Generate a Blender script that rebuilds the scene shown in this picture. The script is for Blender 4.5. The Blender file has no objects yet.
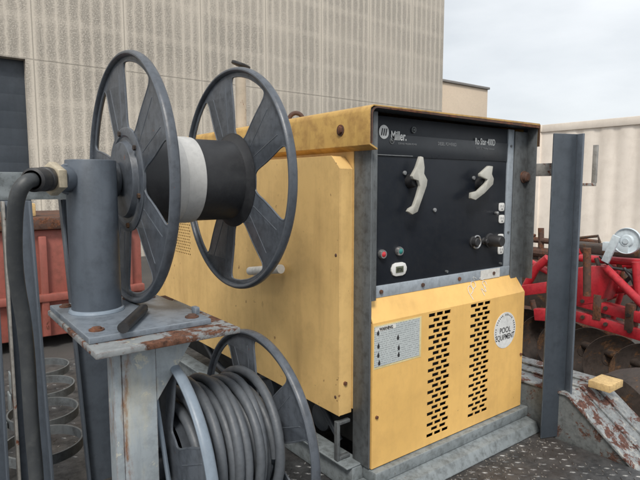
import bpy, bmesh, math, random
from mathutils import Vector, Matrix
random.seed(7)
R_ = math.radians
scene = bpy.context.scene

# ---------------------------------------------------------------- camera
CAMZ = 1.61
cd = bpy.data.cameras.new('camera'); cam = bpy.data.objects.new('camera', cd)
scene.collection.objects.link(cam); scene.camera = cam
cd.sensor_width = 36; cd.lens = 535 / 640 * 36; cd.clip_start = .02; cd.clip_end = 2000
cam.location = (0, 0, CAMZ)
cam.rotation_euler = (R_(90 - 5.87), 0, R_(-37.4))

# ---------------------------------------------------------------- world, sun
SUN_EL, SUN_AZ = R_(50), R_(222)      # azimuth of the sun, clockwise from +Y
w = bpy.data.worlds.new('World'); scene.world = w; w.use_nodes = True
nt = w.node_tree; nt.nodes.clear()
def N(tree, typ, **kw):
    n = tree.nodes.new(typ)
    for k, v in kw.items():
        if k in n.inputs.keys(): n.inputs[k].default_value = v
        else: setattr(n, k, v)
    return n
out = N(nt, 'ShaderNodeOutputWorld'); bg = N(nt, 'ShaderNodeBackground'); bg.inputs['Strength'].default_value = .1
sky = N(nt, 'ShaderNodeTexSky'); sky.sky_type = 'NISHITA'; sky.sun_disc = False
sky.sun_elevation = SUN_EL; sky.sun_rotation = SUN_AZ; sky.dust_density = 2.5
tc = N(nt, 'ShaderNodeTexCoord'); mp = N(nt, 'ShaderNodeMapping'); mp.inputs['Scale'].default_value = (1, 1, 3.2)
n1 = N(nt, 'ShaderNodeTexNoise'); n1.inputs['Scale'].default_value = 2.1; n1.inputs['Detail'].default_value = 6; n1.inputs['Roughness'].default_value = .5
cr = N(nt, 'ShaderNodeValToRGB')
cr.color_ramp.elements[0].position = .36; cr.color_ramp.elements[0].color = (4.5, 4.72, 4.9, 1)
cr.color_ramp.elements[1].position = .62; cr.color_ramp.elements[1].color = (5.9, 6.05, 6.15, 1)
mx = N(nt, 'ShaderNodeMix'); mx.data_type = 'RGBA'; mx.inputs[0].default_value = .9
nt.links.new(tc.outputs['Generated'], mp.inputs[0]); nt.links.new(mp.outputs[0], n1.inputs['Vector'])
nt.links.new(n1.outputs[0], cr.inputs[0]); nt.links.new(sky.outputs[0], mx.inputs[6]); nt.links.new(cr.outputs[0], mx.inputs[7])
nt.links.new(mx.outputs[2], bg.inputs[0]); nt.links.new(bg.outputs[0], out.inputs[0])

sl = bpy.data.lights.new('sun', 'SUN'); sl.energy = 1.5; sl.angle = R_(15); sl.color = (1, .95, .88)
so = bpy.data.objects.new('sun', sl); scene.collection.objects.link(so)
sd = Vector((math.sin(SUN_AZ) * math.cos(SUN_EL), math.cos(SUN_AZ) * math.cos(SUN_EL), math.sin(SUN_EL)))
so.rotation_euler = sd.to_track_quat('Z', 'Y').to_euler(); so.location = sd * 30
vs = scene.view_settings; vs.view_transform = 'Standard'; vs.look = 'None'; vs.exposure = 0.8; vs.gamma = 1; vs.use_curve_mapping = False

# ---------------------------------------------------------------- materials
def lk(t, a, b): t.links.new(a, b)
def newmat(name):
    m = bpy.data.materials.new(name); m.use_nodes = True; t = m.node_tree
    return m, t, t.nodes['Principled BSDF']
def noise(t, vec, scale, detail=5, rough=.6, dist=0):
    n = t.nodes.new('ShaderNodeTexNoise'); n.inputs['Scale'].default_value = scale; n.inputs['Detail'].default_value = detail
    n.inputs['Roughness'].default_value = rough; n.inputs['Distortion'].default_value = dist
    lk(t, vec, n.inputs['Vector']); return n.outputs[0]
def ramp(t, fac, p0, p1, c0=(0, 0, 0, 1), c1=(1, 1, 1, 1)):
    r = t.nodes.new('ShaderNodeValToRGB'); e = r.color_ramp.elements
    e[0].position = p0; e[1].position = p1; e[0].color = c0; e[1].color = c1
    lk(t, fac, r.inputs[0]); return r.outputs[0]
def mixc(t, fac, a, b, mode='MIX'):
    m = t.nodes.new('ShaderNodeMix'); m.data_type = 'RGBA'; m.blend_type = mode
    if hasattr(fac, 'links'): lk(t, fac, m.inputs[0])
    else: m.inputs[0].default_value = fac
    for s, i in ((a, 6), (b, 7)):
        if hasattr(s, 'links'): lk(t, s, m.inputs[i])
        else: m.inputs[i].default_value = (*s[:3], 1)
    return m.outputs[2]
def math_(t, op, a, b=0.0, clamp=False):
    m = t.nodes.new('ShaderNodeMath'); m.operation = op; m.use_clamp = clamp
    for s, i in ((a, 0), (b, 1)):
        if hasattr(s, 'links'): lk(t, s, m.inputs[i])
        else: m.inputs[i].default_value = s
    return m.outputs[0]
def mapping(t, sc=(1, 1, 1), src='Object', loc=(0, 0, 0), rot=(0, 0, 0)):
    c = t.nodes.new('ShaderNodeTexCoord'); m = t.nodes.new('ShaderNodeMapping')
    m.inputs['Scale'].default_value = sc; m.inputs['Location'].default_value = loc; m.inputs['Rotation'].default_value = rot
    lk(t, c.outputs[src], m.inputs[0]); return m.outputs[0]
def bump(t, b, h, strength, dist=.01):
    n = t.nodes.new('ShaderNodeBump'); n.inputs['Strength'].default_value = strength; n.inputs['Distance'].default_value = dist
    lk(t, h, n.inputs['Height']); lk(t, n.outputs[0], b.inputs['Normal'])
def edge_mask(t, rad=.004):
    bv = t.nodes.new('ShaderNodeBevel'); bv.samples = 4; bv.inputs['Radius'].default_value = rad
    g = t.nodes.new('ShaderNodeNewGeometry'); d = t.nodes.new('ShaderNodeVectorMath'); d.operation = 'DOT_PRODUCT'
    lk(t, bv.outputs[0], d.inputs[0]); lk(t, g.outputs['Normal'], d.inputs[1])
    return math_(t, 'SUBTRACT', 1, d.outputs['Value'])

def paint(name, col, rough=.45, dirt=.35, rust=.0, rustcol=(.16, .055, .028), edge=0., edgecol=None, chips=0., chipcol=(.5, .5, .48),
          scale=1., streak=.3, metallic=0., dirtcol=None, bmp=.15, spots=0., dent=0.):
    m, t, b = newmat(name)
    v = mapping(t); vs_ = mapping(t, (1, 1, .12))
    n_big = noise(t, v, 3.1 * scale, 4); n_fine = noise(t, v, 26 * scale, 8, .7); n_st = noise(t, vs_, 22 * scale, 6, .65)
    dc = dirtcol or tuple(c * .55 for c in col)
    lc = tuple(min(1, c * 1.22 + .01) for c in col)
    c = mixc(t, ramp(t, n_big, .35, .7), col, lc)
    c = mixc(t, math_(t, 'MULTIPLY', ramp(t, n_fine, .46, .68), dirt), c, dc)
    c = mixc(t, math_(t, 'MULTIPLY', ramp(t, n_st, .5, .75), streak), c, dc)
    # fine scuffs and scratches
    vsx = mapping(t, (1, .25, 1), rot=(.5, .3, .9))
    sc = ramp(t, noise(t, vsx, 90 * scale, 3, .6), .66, .74)
    c = mixc(t, math_(t, 'MULTIPLY', sc, dirt * .8), c, lc)
    if chips:
        k = ramp(t, noise(t, v, 14 * scale, 10, .75, .3), 1 - chips, 1 - chips + .03)
        c = mixc(t, k, c, chipcol)
    if spots:
        k = ramp(t, noise(t, v, 48 * scale, 3, .5), 1 - spots, 1 - spots + .02); k = math_(t, 'MULTIPLY', k, ramp(t, n_big, .42, .6))
        c = mixc(t, math_(t, 'MULTIPLY', k, .8), c, rustcol)
        sm = ramp(t, noise(t, mapping(t, (1, 1, .45), loc=(3, 1, 2)), 5 * scale, 7, .68, .6), .52, .72); c = mixc(t, math_(t, 'MULTIPLY', sm, .35), c, dc)
    if edge:
        e = math_(t, 'MULTIPLY', edge_mask(t), 6.0, True); e = math_(t, 'MULTIPLY', e, ramp(t, n_fine, .42, .6))
        e = math_(t, 'MULTIPLY', e, edge)
        c = mixc(t, e, c, edgecol or tuple(min(1, x * 2.2 + .05) for x in col))
    if rust:
        rk = ramp(t, noise(t, v, 7.3 * scale, 12, .72, .4), 1 - rust, 1 - rust + .035)
        rv = mixc(t, ramp(t, noise(t, v, 60 * scale, 6, .75), .4, .62), tuple(x * 1.25 for x in rustcol), tuple(x * .35 for x in rustcol))
        c = mixc(t, rk, c, rv)
        rgh = math_(t, 'MAXIMUM', rk, rough); rgh = math_(t, 'MULTIPLY', rgh, .9)
    else:
        rgh = math_(t, 'ADD', rough - .12, math_(t, 'MULTIPLY', n_fine, .28))
    lk(t, c, b.inputs['Base Color']); lk(t, rgh, b.inputs['Roughness']); b.inputs['Metallic'].default_value = metallic
    bump(t, b, n_fine, bmp, .003)
    if dent:
        n2 = t.nodes.new('ShaderNodeBump'); n2.inputs['Strength'].default_value = dent; n2.inputs['Distance'].default_value = .02
        lk(t, noise(t, mapping(t), 4.5, 2, .4), n2.inputs['Height']); lk(t, n2.outputs[0], b.inputs['Normal'].links[0].from_node.inputs['Normal'])
    return m

M = {}
M['blue'] = paint('blue_grey_paint', (.090, .108, .132), .42, .55, edge=.55, chips=.18, chipcol=(.24, .27, .30), streak=.45)
M['blue_light'] = paint('pale_blue_paint', (.20, .245, .295), .45, .5, edge=.5, chips=.24, chipcol=(.33, .36, .38), streak=.5, rust=.25)
M['blue_dark'] = paint('dark_blue_grey_paint', (.046, .057, .071), .40, .5, edge=.7, edgecol=(.26, .29, .32), streak=.5, chips=.2, chipcol=(.1, .12, .14))
M['reel'] = paint('reel_grey_paint', (.078, .090, .108), .34, .6, edge=.7, edgecol=(.24, .27, .30), scale=1.6, streak=.6, chips=.30, chipcol=(.15, .175, .205), dirtcol=(.03, .034, .04), bmp=.25, spots=.27, dent=.4)
M['reel_dark'] = paint('reel_dark_paint', (.045, .052, .062), .34, .5, edge=.6, edgecol=(.19, .21, .23), scale=1.6, streak=.4)
M['yellow'] = paint('yellow_paint', (.68, .455, .18), .42, .25, edge=.5, edgecol=(.40, .22, .08), streak=.4, dirtcol=(.40, .25, .10), scale=.8, bmp=.05, spots=.30, dent=.35)
M['yellow_front'] = paint('yellow_front_paint', (.77, .475, .15), .42, .2, edge=.4, edgecol=(.5, .27, .07), streak=.25, dirtcol=(.50, .29, .10), scale=.8, bmp=.05, spots=.29, dent=.3)
M['yellow_roof'] = paint('weathered_yellow_paint', (.50, .31, .09), .5, .75, rust=.30, rustcol=(.26, .11, .035), edge=.8, edgecol=(.20, .09, .04), streak=.8, dirtcol=(.30, .16, .05))
M['panel'] = paint('black_panel_paint', (.007, .010, .016), .40, .5, edge=.2, streak=.35, scale=1.5, bmp=.03, dirtcol=(.02, .022, .026))
M['panel'].node_tree.nodes['Principled BSDF'].inputs['Specular IOR Level'].default_value = .3
M['silver'] = paint('scuffed_silver', (.30, .34, .38), .38, .5, rust=.26, streak=.5, edge=.4, scale=2)
M['frame'] = paint('weathered_grey_frame', (.105, .115, .12), .5, .8, rust=.30, rustcol=(.10, .06, .04), edge=.5, streak=.7, dirtcol=(.05, .05, .05), scale=1.6)
M['rail'] = paint('galvanised_rail', (.20, .225, .235), .5, .9, rust=.37, rustcol=(.13, .09, .06), edge=.5, streak=.5, dirtcol=(.09, .10, .10), scale=1.6)
M['fender_wall'] = paint('rusty_fender_wall', (.12, .13, .13), .6, .9, rust=.46, rustcol=(.09, .045, .032), streak=.8, scale=2, bmp=.5)
M['fender'] = paint('peeling_grey_fender', (.21, .225, .23), .55, .9, rust=.50, rustcol=(.115, .052, .038), chips=.44, chipcol=(.33, .33, .31), streak=.6, scale=2.3, bmp=.5, dirtcol=(.09, .09, .09))
M['plate_rust'] = paint('rusty_white_plate', (.22, .235, .24), .55, .6, rust=.50, rustcol=(.125, .055, .032), edge=.8, edgecol=(.14, .06, .035), streak=.4, scale=1.5, chips=.42, chipcol=(.36, .34, .26))
M['column'] = paint('chalky_blue_column', (.31, .36, .40), .5, .5, rust=.31, rustcol=(.20, .09, .04), chips=.36, chipcol=(.47, .49, .47), streak=.6, edge=.7, edgecol=(.22, .11, .06), scale=1.3)
def column_mat():
    m = paint('rust_streaked_column', (.32, .36, .385), .5, .5, rust=.34, rustcol=(.20, .09, .04), chips=.42, chipcol=(.50, .50, .43), streak=.6, edge=.9, edgecol=(.16, .08, .05), scale=1.3)
    t = m.node_tree; b = t.nodes['Principled BSDF']; v = mapping(t); s = t.nodes.new('ShaderNodeSeparateXYZ'); lk(t, v, s.inputs[0])
    src = b.inputs['Base Color'].links[0].from_socket
    w_ = math_(t, 'MULTIPLY', math_(t, 'SUBTRACT', noise(t, mapping(t, (1, 1, .35)), 24, 6, .7), .5), .05)
    d = math_(t, 'ABSOLUTE', math_(t, 'ADD', math_(t, 'ADD', s.outputs[0], .010), w_))
    k = math_(t, 'MULTIPLY', ramp(t, d, .0015, .006, (1, 1, 1, 1), (0, 0, 0, 1)), ramp(t, noise(t, v, 9, 6, .7), .42, .52))
    c = mixc(t, k, src, (.19, .085, .035)); ylw = math_(t, 'MULTIPLY', ramp(t, noise(t, mapping(t, (1, 1, .3)), 12, 6, .7), .52, .68), .55)
    c = mixc(t, ylw, c, (.50, .47, .36)); lk(t, c, b.inputs['Base Color']); return m
M['column'] = column_mat()
M['steel_edge'] = paint('worn_steel_edge', (.28, .27, .25), .5, .8, rust=.42, streak=.3, scale=2)
M['rust'] = paint('brown_rust', (.085, .045, .032), .85, .9, rust=.5, rustcol=(.15, .06, .03), streak=.2, bmp=.5)
M['rust_dark'] = paint('dark_rust_iron', (.04, .028, .022), .7, .9, rust=.45, rustcol=(.11, .055, .025), bmp=.5)
M['red'] = paint('red_machine_paint', (.42, .02, .03), .36, .7, rust=.33, edge=.4, edgecol=(.55, .16, .15), chips=.26, chipcol=(.50, .14, .13), streak=.35, scale=1.1)
M['dumpster'] = paint('faded_red_dumpster', (.30, .088, .066), .6, .7, rust=.38, rustcol=(.15, .05, .03), streak=.7, scale=.5, dirtcol=(.20, .07, .05))
M['cream'] = paint('cream_container_paint', (.78, .71, .63), .5, .3, streak=.4, scale=.3, edge=.2, dirtcol=(.62, .54, .46), bmp=.05)
M['rubber'] = paint('black_rubber', (.016, .016, .018), .48, .6, streak=.1, dirtcol=(.045, .045, .045), scale=2, edge=0)
M['drum'] = paint('black_wrapped_drum', (.016, .017, .020), .5, .7, streak=.1, dirtcol=(.035, .037, .04), scale=2)
M['cable'] = paint('grey_cable_sheath', (.085, .095, .108), .45, .45, streak=.1, dirtcol=(.05, .055, .06), scale=3, bmp=.25)
M['hose'] = paint('dark_hose', (.035, .039, .043), .45, .8, streak=.3, dirtcol=(.07, .075, .075), scale=1.5)
M['brass'] = paint('dull_brass_nut', (.52, .45, .33), .38, .6, streak=.2, metallic=.35, scale=3)
M['lever'] = paint('beige_plastic', (.44, .43, .385), .42, .35, streak=.1, scale=2, dirtcol=(.25, .24, .19))
M['white'] = paint('dirty_white', (.68, .67, .63), .5, .5, streak=.3, scale=2.4, dirtcol=(.42, .41, .38))
M['tape'] = paint('grey_white_tape', (.44, .44, .43), .5, .3, streak=.2, scale=3, dirtcol=(.30, .30, .30))
M['outlet'] = paint('outlet_plastic', (.66, .66, .64), .35, .2, scale=3)
M['ink'] = paint('black_ink', (.02, .02, .022), .5, .1)
M['letter'] = paint('white_lettering', (.66, .67, .66), .5, .4, scale=4)
M['faint'] = paint('faded_lettering', (.22, .23, .24), .5, .3, scale=4)
M['red_lens'] = paint('red_lens', (.5, .03, .04), .2, .1); M['green_lens'] = paint('green_lens', (.03, .22, .20), .2, .1)
M['chrome'] = paint('worn_chrome', (.5, .5, .5), .25, .3, metallic=.8)
M['wood'] = paint('yellow_block_paint', (.60, .42, .19), .75, .7, streak=.5, edge=.8, edgecol=(.30, .19, .09), scale=3, dirtcol=(.30, .20, .10), chips=.3, chipcol=(.42, .31, .18), bmp=.4)
M['glass'] = paint('meter_glass', (.10, .11, .07), .15, .1)
M['jack'] = paint('white_blue_winch', (.55, .62, .66), .4, .5, rust=.3, edge=.5, edgecol=(.2, .12, .08))
M['dark'] = paint('dark_interior', (.012, .012, .012), .7, .2)  # near-black for closed spaces, their shade put into the colour

def lines_mat():      # printed columns of small text on the warning label
    m, t, b = newmat('printed_warning_label')
    v = mapping(t); s = t.nodes.new('ShaderNodeSeparateXYZ'); lk(t, v, s.inputs[0])
    rows = math_(t, 'FRACT', math_(t, 'MULTIPLY', s.outputs[2], 165)); rowm = math_(t, 'GREATER_THAN', rows, .52)
    vv = mapping(t, (230, 1, 165)); wn = t.nodes.new('ShaderNodeTexNoise'); wn.inputs['Scale'].default_value = 1.1; wn.inputs['Detail'].default_value = 2
    lk(t, vv, wn.inputs['Vector']); k = math_(t, 'MULTIPLY', rowm, math_(t, 'GREATER_THAN', wn.outputs[0], .47))
    n = noise(t, v, 12)
    c = mixc(t, n, (.44, .49, .50), (.58, .61, .60)); c = mixc(t, math_(t, 'MULTIPLY', k, .5), c, (.12, .13, .14))
    lk(t, c, b.inputs['Base Color']); b.inputs['Roughness'].default_value = .4
    return m
M['label'] = lines_mat()

def concrete_wall():
    m, t, b = newmat('ribbed_exposed_aggregate_concrete')
    v = mapping(t); s = t.nodes.new('ShaderNodeSeparateXYZ'); lk(t, v, s.inputs[0])
    X, Z = s.outputs[0], s.outputs[2]                       # object origin on the wall base at world x=2.1
    wob = math_(t, 'MULTIPLY', math_(t, 'SUBTRACT', noise(t, v, 5, 5), .5), .10)
    xr = math_(t, 'FRACT', math_(t, 'MULTIPLY', math_(t, 'ADD', X, wob), 1 / .2225))
    rib = ramp(t, math_(t, 'ABSOLUTE', math_(t, 'SUBTRACT', xr, .5)), .20, .50, (1, 1, 1, 1), (.12, .12, .12, 1))   # rough strip
    xp = math_(t, 'ABSOLUTE', math_(t, 'SUBTRACT', math_(t, 'FRACT', math_(t, 'ADD', math_(t, 'MULTIPLY', X, 1 / 1.78), .5)), .5))
    seam = math_(t, 'LESS_THAN', xp, .006)
    pm = ramp(t, xp, .02, .075, (.15, .15, .15, 1))                            # smooth margin beside the panel joint
    zz = math_(t, 'FRACT', math_(t, 'ADD', math_(t, 'MULTIPLY', math_(t, 'SUBTRACT', Z, 4.06), 1 / .8), .5))
    zp = math_(t, 'ABSOLUTE', math_(t, 'SUBTRACT', zz, .5))
    zm = ramp(t, math_(t, 'ADD', zp, math_(t, 'MULTIPLY', math_(t, 'SUBTRACT', noise(t, v, 6, 5), .5), .30)), .03, .16, (.6, .6, .6, 1))
    hj = math_(t, 'LESS_THAN', math_(t, 'ABSOLUTE', math_(t, 'SUBTRACT', Z, 4.06)), .012)
    patch = ramp(t, noise(t, v, .55, 3, .5), .38, .62, (.5, .5, .5, 1))
    mask = math_(t, 'MULTIPLY', math_(t, 'MULTIPLY', math_(t, 'MULTIPLY', rib, zm), pm), patch)
    vo = t.nodes.new('ShaderNodeTexVoronoi'); vo.inputs['Scale'].default_value = 34; lk(t, v, vo.inputs['Vector'])
    pit = ramp(t, noise(t, v, 38, 8, .8), .47, .60)
    pit2 = ramp(t, noise(t, v, 11, 6, .7), .55, .66)
    c = mixc(t, noise(t, v, .8, 5), (.60, .54, .455), (.69, .63, .54))
    c = mixc(t, math_(t, 'MULTIPLY', ramp(t, noise(t, v, 30, 6, .7), .5, .7), .35), c, (.30, .27, .225))
    ag = mixc(t, pit, (.52, .485, .43), (.25, .23, .20))
    c = mixc(t, math_(t, 'MULTIPLY', mask, .44), c, ag)
    c = mixc(t, math_(t, 'MULTIPLY', math_(t, 'MULTIPLY', pit2, mask), .15), c, (.20, .19, .17))
    st = ramp(t, noise(t, mapping(t, (1, 1, .1)), 3, 5), .5, .75); c = mixc(t, math_(t, 'MULTIPLY', st, .25), c, (.33, .30, .26))
    sm = math_(t, 'MAXIMUM', seam, hj); c = mixc(t, math_(t, 'MULTIPLY', sm, .55), c, (.22, .20, .17))
    lk(t, c, b.inputs['Base Color']); b.inputs['Roughness'].default_value = .9
    h = math_(t, 'SUBTRACT', math_(t, 'MULTIPLY', math_(t, 'MULTIPLY', pit, mask), -.7), math_(t, 'MULTIPLY', sm, 1.5))
    bump(t, b, h, .8, .02)
    return m
M['concrete'] = concrete_wall()
def plain_concrete():
    m, t, b = newmat('plain_tan_concrete'); v = mapping(t)
    c = mixc(t, noise(t, v, 1.2, 6), (.56, .46, .35), (.66, .55, .43)); c = mixc(t, math_(t, 'MULTIPLY', ramp(t, noise(t, v, 25, 6), .5, .7), .25), c, (.36, .3, .24))
    lk(t, c, b.inputs['Base Color']); b.inputs['Roughness'].default_value = .9; return m
M['tan'] = plain_concrete()
def asphalt():
    m, t, b = newmat('asphalt'); v = mapping(t); n = noise(t, v, 60, 8, .7)
    c = mixc(t, n, (.03, .03, .03), (.085, .08, .075)); c = mixc(t, math_(t, 'MULTIPLY', ramp(t, noise(t, v, .8), .45, .65), .5), c, (.10, .09, .08))
    lk(t, c, b.inputs['Base Color']); b.inputs['Roughness'].default_value = .9; bump(t, b, n, .5, .01); return m
M['asphalt'] = asphalt()
def deckm():
    m, t, b = newmat('worn_tread_plate_steel'); v = mapping(t)
    g = t.nodes.new('ShaderNodeNewGeometry'); s = t.nodes.new('ShaderNodeSeparateXYZ'); lk(t, v, s.inputs[0])
    n = noise(t, v, 18, 10, .75); n2 = noise(t, v, 3, 5); n3 = noise(t, v, 110, 6, .7)
    c = mixc(t, ramp(t, n, .4, .62), (.030, .031, .033), (.095, .095, .096))
    c = mixc(t, math_(t, 'MULTIPLY', ramp(t, n2, .5, .62), .3), c, (.10, .075, .06))
    c = mixc(t, math_(t, 'MULTIPLY', ramp(t, n3, .6, .68), .35), c, (.20, .195, .185))
    top = math_(t, 'MULTIPLY', math_(t, 'GREATER_THAN', s.outputs[2], .0012), ramp(t, n, .46, .60))
    c = mixc(t, math_(t, 'MULTIPLY', top, .8), c, (.44, .44, .43))
    lk(t, c, b.inputs['Base Color']); lk(t, ramp(t, n, .3, .7, (.62,) * 3 + (1,), (.30,) * 3 + (1,)), b.inputs['Roughness'])
    b.inputs['Metallic'].default_value = .25; bump(t, b, n3, .35, .003); return m
M['deck'] = deckm()

# ---------------------------------------------------------------- mesh helpers
def rot_to(axis):
    return Vector(axis).normalized().to_track_quat('Z', 'Y').to_matrix().to_4x4()
ORG = {}
def tag(o, label=None, cat=None, group=None, kind=None):
    if label: o['label'] = label
    if cat: o['category'] = cat
    if group: o['group'] = group
    if kind: o['kind'] = kind
    return o
def thing(name, loc, label, cat, group=None):
    o = bpy.data.objects.new(name, None); scene.collection.objects.link(o); o.location = loc; o.empty_display_size = .1
    ORG[o] = Vector(loc); return tag(o, label, cat, group)
def link_mesh(name, me, mat, parent=None, origin=None, offset=True):
    if parent is not None: org = ORG[parent]
    else: org = Vector(origin or (0, 0, 0))
    if offset: me.transform(Matrix.Translation(-org))
    me.materials.clear(); me.materials.append(mat)
    o = bpy.data.objects.new(name, me); scene.collection.objects.link(o)
    if parent is not None: o.parent = parent
    else: o.location = org
    ORG[o] = org
    return o
class MB:
    def __init__(s): s.bm = bmesh.new()
    def _bev(s, geom_e, w, seg=2):
        if w > 0: bmesh.ops.bevel(s.bm, geom=geom_e, offset=w, segments=seg, profile=.5, affect='EDGES')
    def box(s, x0, x1, y0, y1, z0, z1, bev=.0015, mat=None):
        t = bmesh.new(); bmesh.ops.create_cube(t, size=1)
        t.transform(Matrix.Translation(((x0 + x1) / 2, (y0 + y1) / 2, (z0 + z1) / 2)) @ Matrix.Diagonal((abs(x1 - x0), abs(y1 - y0), abs(z1 - z0), 1)))
        if bev: bmesh.ops.bevel(t, geom=t.edges[:], offset=min(bev, .45 * min(abs(x1 - x0), abs(y1 - y0), abs(z1 - z0))), segments=2, profile=.5, affect='EDGES')
        if mat is not None: t.transform(mat)
        s._add(t); return s
    def _add(s, t):
        me = bpy.data.meshes.new('tmp'); t.to_mesh(me); t.free(); s.bm.from_mesh(me); bpy.data.meshes.remove(me)
    def prism(s, pts, h, mat, bev=.0):      # polygon in local XY extruded along +Z by h, placed by mat
        t = bmesh.new(); vs_ = [t.verts.new((x, y, 0)) for x, y in pts]; f = t.faces.new(vs_)
        r = bmesh.ops.extrude_face_region(t, geom=[f]); bmesh.ops.translate(t, vec=(0, 0, h), verts=[v for v in r['geom'] if isinstance(v, bmesh.types.BMVert)])
        bmesh.ops.recalc_face_normals(t, faces=t.faces)
        if bev: bmesh.ops.bevel(t, geom=t.edges[:], offset=bev, segments=2, profile=.5, affect='EDGES')
        t.transform(mat); s._add(t); return s
    def cyl(s, p0, p1, r, r1=None, n=32, bev=.0):
        p0, p1 = Vector(p0), Vector(p1); t = bmesh.new(); d = p1 - p0
        bmesh.ops.create_cone(t, cap_ends=True, segments=n, radius1=r, radius2=r if r1 is None else r1, depth=d.length)
        if bev:
            e = [e for e in t.edges if len(e.link_faces) == 2 and (len(e.link_faces[0].verts) > 4) != (len(e.link_faces[1].verts) > 4)]
            bmesh.ops.bevel(t, geom=e, offset=bev, segments=2, profile=.5, affect='EDGES')
        t.transform(Matrix.Translation((p0 + p1) / 2) @ rot_to(d)); s._add(t); return s
    def lathe(s, prof, origin, axis, n=48):   # prof: list of (r, h) along axis
        t = bmesh.new(); rings = []
        for r, h in prof:
            rings.append([t.verts.new((r * math.cos(a), r * math.sin(a), h)) for a in [2 * math.pi * i / n for i in range(n)]] if r > 1e-5 else [t.verts.new((0, 0, h))])
        for A, B in zip(rings, rings[1:]):
            if len(A) == 1 and len(B) == 1: continue
            for i in range(n):
                j = (i + 1) % n
                if len(A) == 1: t.faces.new((A[0], B[i], B[j]))
                elif len(B) == 1: t.faces.new((A[i], B[0], A[j]))
                else: t.faces.new((A[i], B[i], B[j], A[j]))
        bmesh.ops.recalc_face_normals(t, faces=t.faces)
        t.transform(Matrix.Translation(Vector(origin)) @ rot_to(axis)); s._add(t); return s
    def torus(s, c, axis, Rr, r, n=72, k=12, sx=1):
        t = bmesh.new(); g = []
        for i in range(n):
            a = 2 * math.pi * i / n
            g.append([t.verts.new(((Rr + r * math.cos(q)) * math.cos(a), (Rr + r * math.cos(q)) * math.sin(a), sx * r * math.sin(q))) for q in [2 * math.pi * j / k for j in range(k)]])
        for i in range(n):
            for j in range(k): t.faces.new((g[i][j], g[(i + 1) % n][j], g[(i + 1) % n][(j + 1) % k], g[i][(j + 1) % k]))
        bmesh.ops.recalc_face_normals(t, faces=t.faces)
        t.transform(Matrix.Translation(Vector(c)) @ rot_to(axis)); s._add(t); return s
    def tube(s, pts, r, k=12, smooth=0, closed=False, rads=None):
        pts = [Vector(p) for p in pts]
        for _ in range(smooth):
            q = [pts[0]]
            for a, b in zip(pts, pts[1:]): q += [a * .75 + b * .25, a * .25 + b * .75]
            q.append(pts[-1]); pts = q
        t = bmesh.new(); rings = []; up = None
        for i, p in enumerate(pts):
            d = (pts[min(i + 1, len(pts) - 1)] - pts[max(i - 1, 0)]).normalized()
            if up is None:
                up = d.orthogonal().normalized()
            else:
                up = (up - d * up.dot(d))
                up = up.normalized() if up.length > 1e-6 else d.orthogonal().normalized()
            sd_ = d.cross(up); rr = rads[min(i, len(rads) - 1)] if rads else r
            rings.append([t.verts.new(p + (up * math.cos(a) + sd_ * math.sin(a)) * rr) for a in [2 * math.pi * j / k for j in range(k)]])
        for A, B in zip(rings, rings[1:]):
            for j in range(k): t.faces.new((A[j], B[j], B[(j + 1) % k], A[(j + 1) % k]))
        t.faces.new(rings[0][::-1]); t.faces.new(rings[-1])
        bmesh.ops.recalc_face_normals(t, faces=t.faces)
        s._add(t); return s
    def sphere(s, c, r, sc=(1, 1, 1), n=20):
        t = bmesh.new(); bmesh.ops.create_uvsphere(t, u_segments=n, v_segments=n // 2, radius=r)
        t.transform(Matrix.Translation(Vector(c)) @ Matrix.Diagonal((*sc, 1))); s._add(t); return s
    def plate(s, outer, holes, th, mat, bev=.001):   # flat plate with holes, drawn with a filled curve; local XY, centred on z=0
        cu = bpy.data.curves.new('tmpc', 'CURVE'); cu.dimensions = '2D'; cu.fill_mode = 'BOTH'; cu.extrude = th / 2 - bev; cu.bevel_depth = bev; cu.bevel_resolution = 1
        for loop in [outer] + holes:
            sp = cu.splines.new('POLY'); sp.points.add(len(loop) - 1)
            for p, (x, y) in zip(sp.points, loop): p.co = (x, y, 0, 1)
            sp.use_cyclic_u = True
        ob = bpy.data.objects.new('tmpo', cu); scene.collection.objects.link(ob); bpy.context.view_layer.update()
        me = bpy.data.meshes.new_from_object(ob.evaluated_get(bpy.context.evaluated_depsgraph_get()))
        me.transform(mat); s.bm.from_mesh(me); bpy.data.meshes.remove(me); bpy.data.objects.remove(ob); bpy.data.curves.remove(cu)
        return s
    def build(s, name, mat, parent=None, origin=None, ang=35):
        bmesh.ops.remove_doubles(s.bm, verts=s.bm.verts, dist=1e-6)
        lim = R_(ang)
        for f in s.bm.faces: f.smooth = True
        for e in s.bm.edges:
            e.smooth = len(e.link_faces) == 2 and e.calc_face_angle(0) < lim
        me = bpy.data.meshes.new(name); s.bm.to_mesh(me); s.bm.free()
        return link_mesh(name, me, mat, parent, origin)
def text(s, size, loc, parent, mat, sx=1., rz=0., bold=0., name='lettering', spacing=1., tilt=0., align='LEFT'):
    cu = bpy.data.curves.new('t', 'FONT'); cu.body = s; cu.size = size; cu.extrude = .0004; cu.offset = bold; cu.space_character = spacing; cu.align_x = align
    ob = bpy.data.objects.new('t', cu); scene.collection.objects.link(ob); bpy.context.view_layer.update()
    me = bpy.data.meshes.new_from_object(ob.evaluated_get(bpy.context.evaluated_depsgraph_get()))
    bpy.data.objects.remove(ob); bpy.data.curves.remove(cu)
    me.transform(Matrix.Translation(Vector(loc)) @ Matrix.Rotation(R_(90) + tilt, 4, 'X') @ Matrix.Rotation(rz, 4, 'Z') @ Matrix.Diagonal((sx, 1, 1, 1)))
    return link_mesh(name, me, mat, parent)
CM = Matrix.Translation(cam.location) @ cam.rotation_euler.to_matrix().to_4x4()
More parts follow.
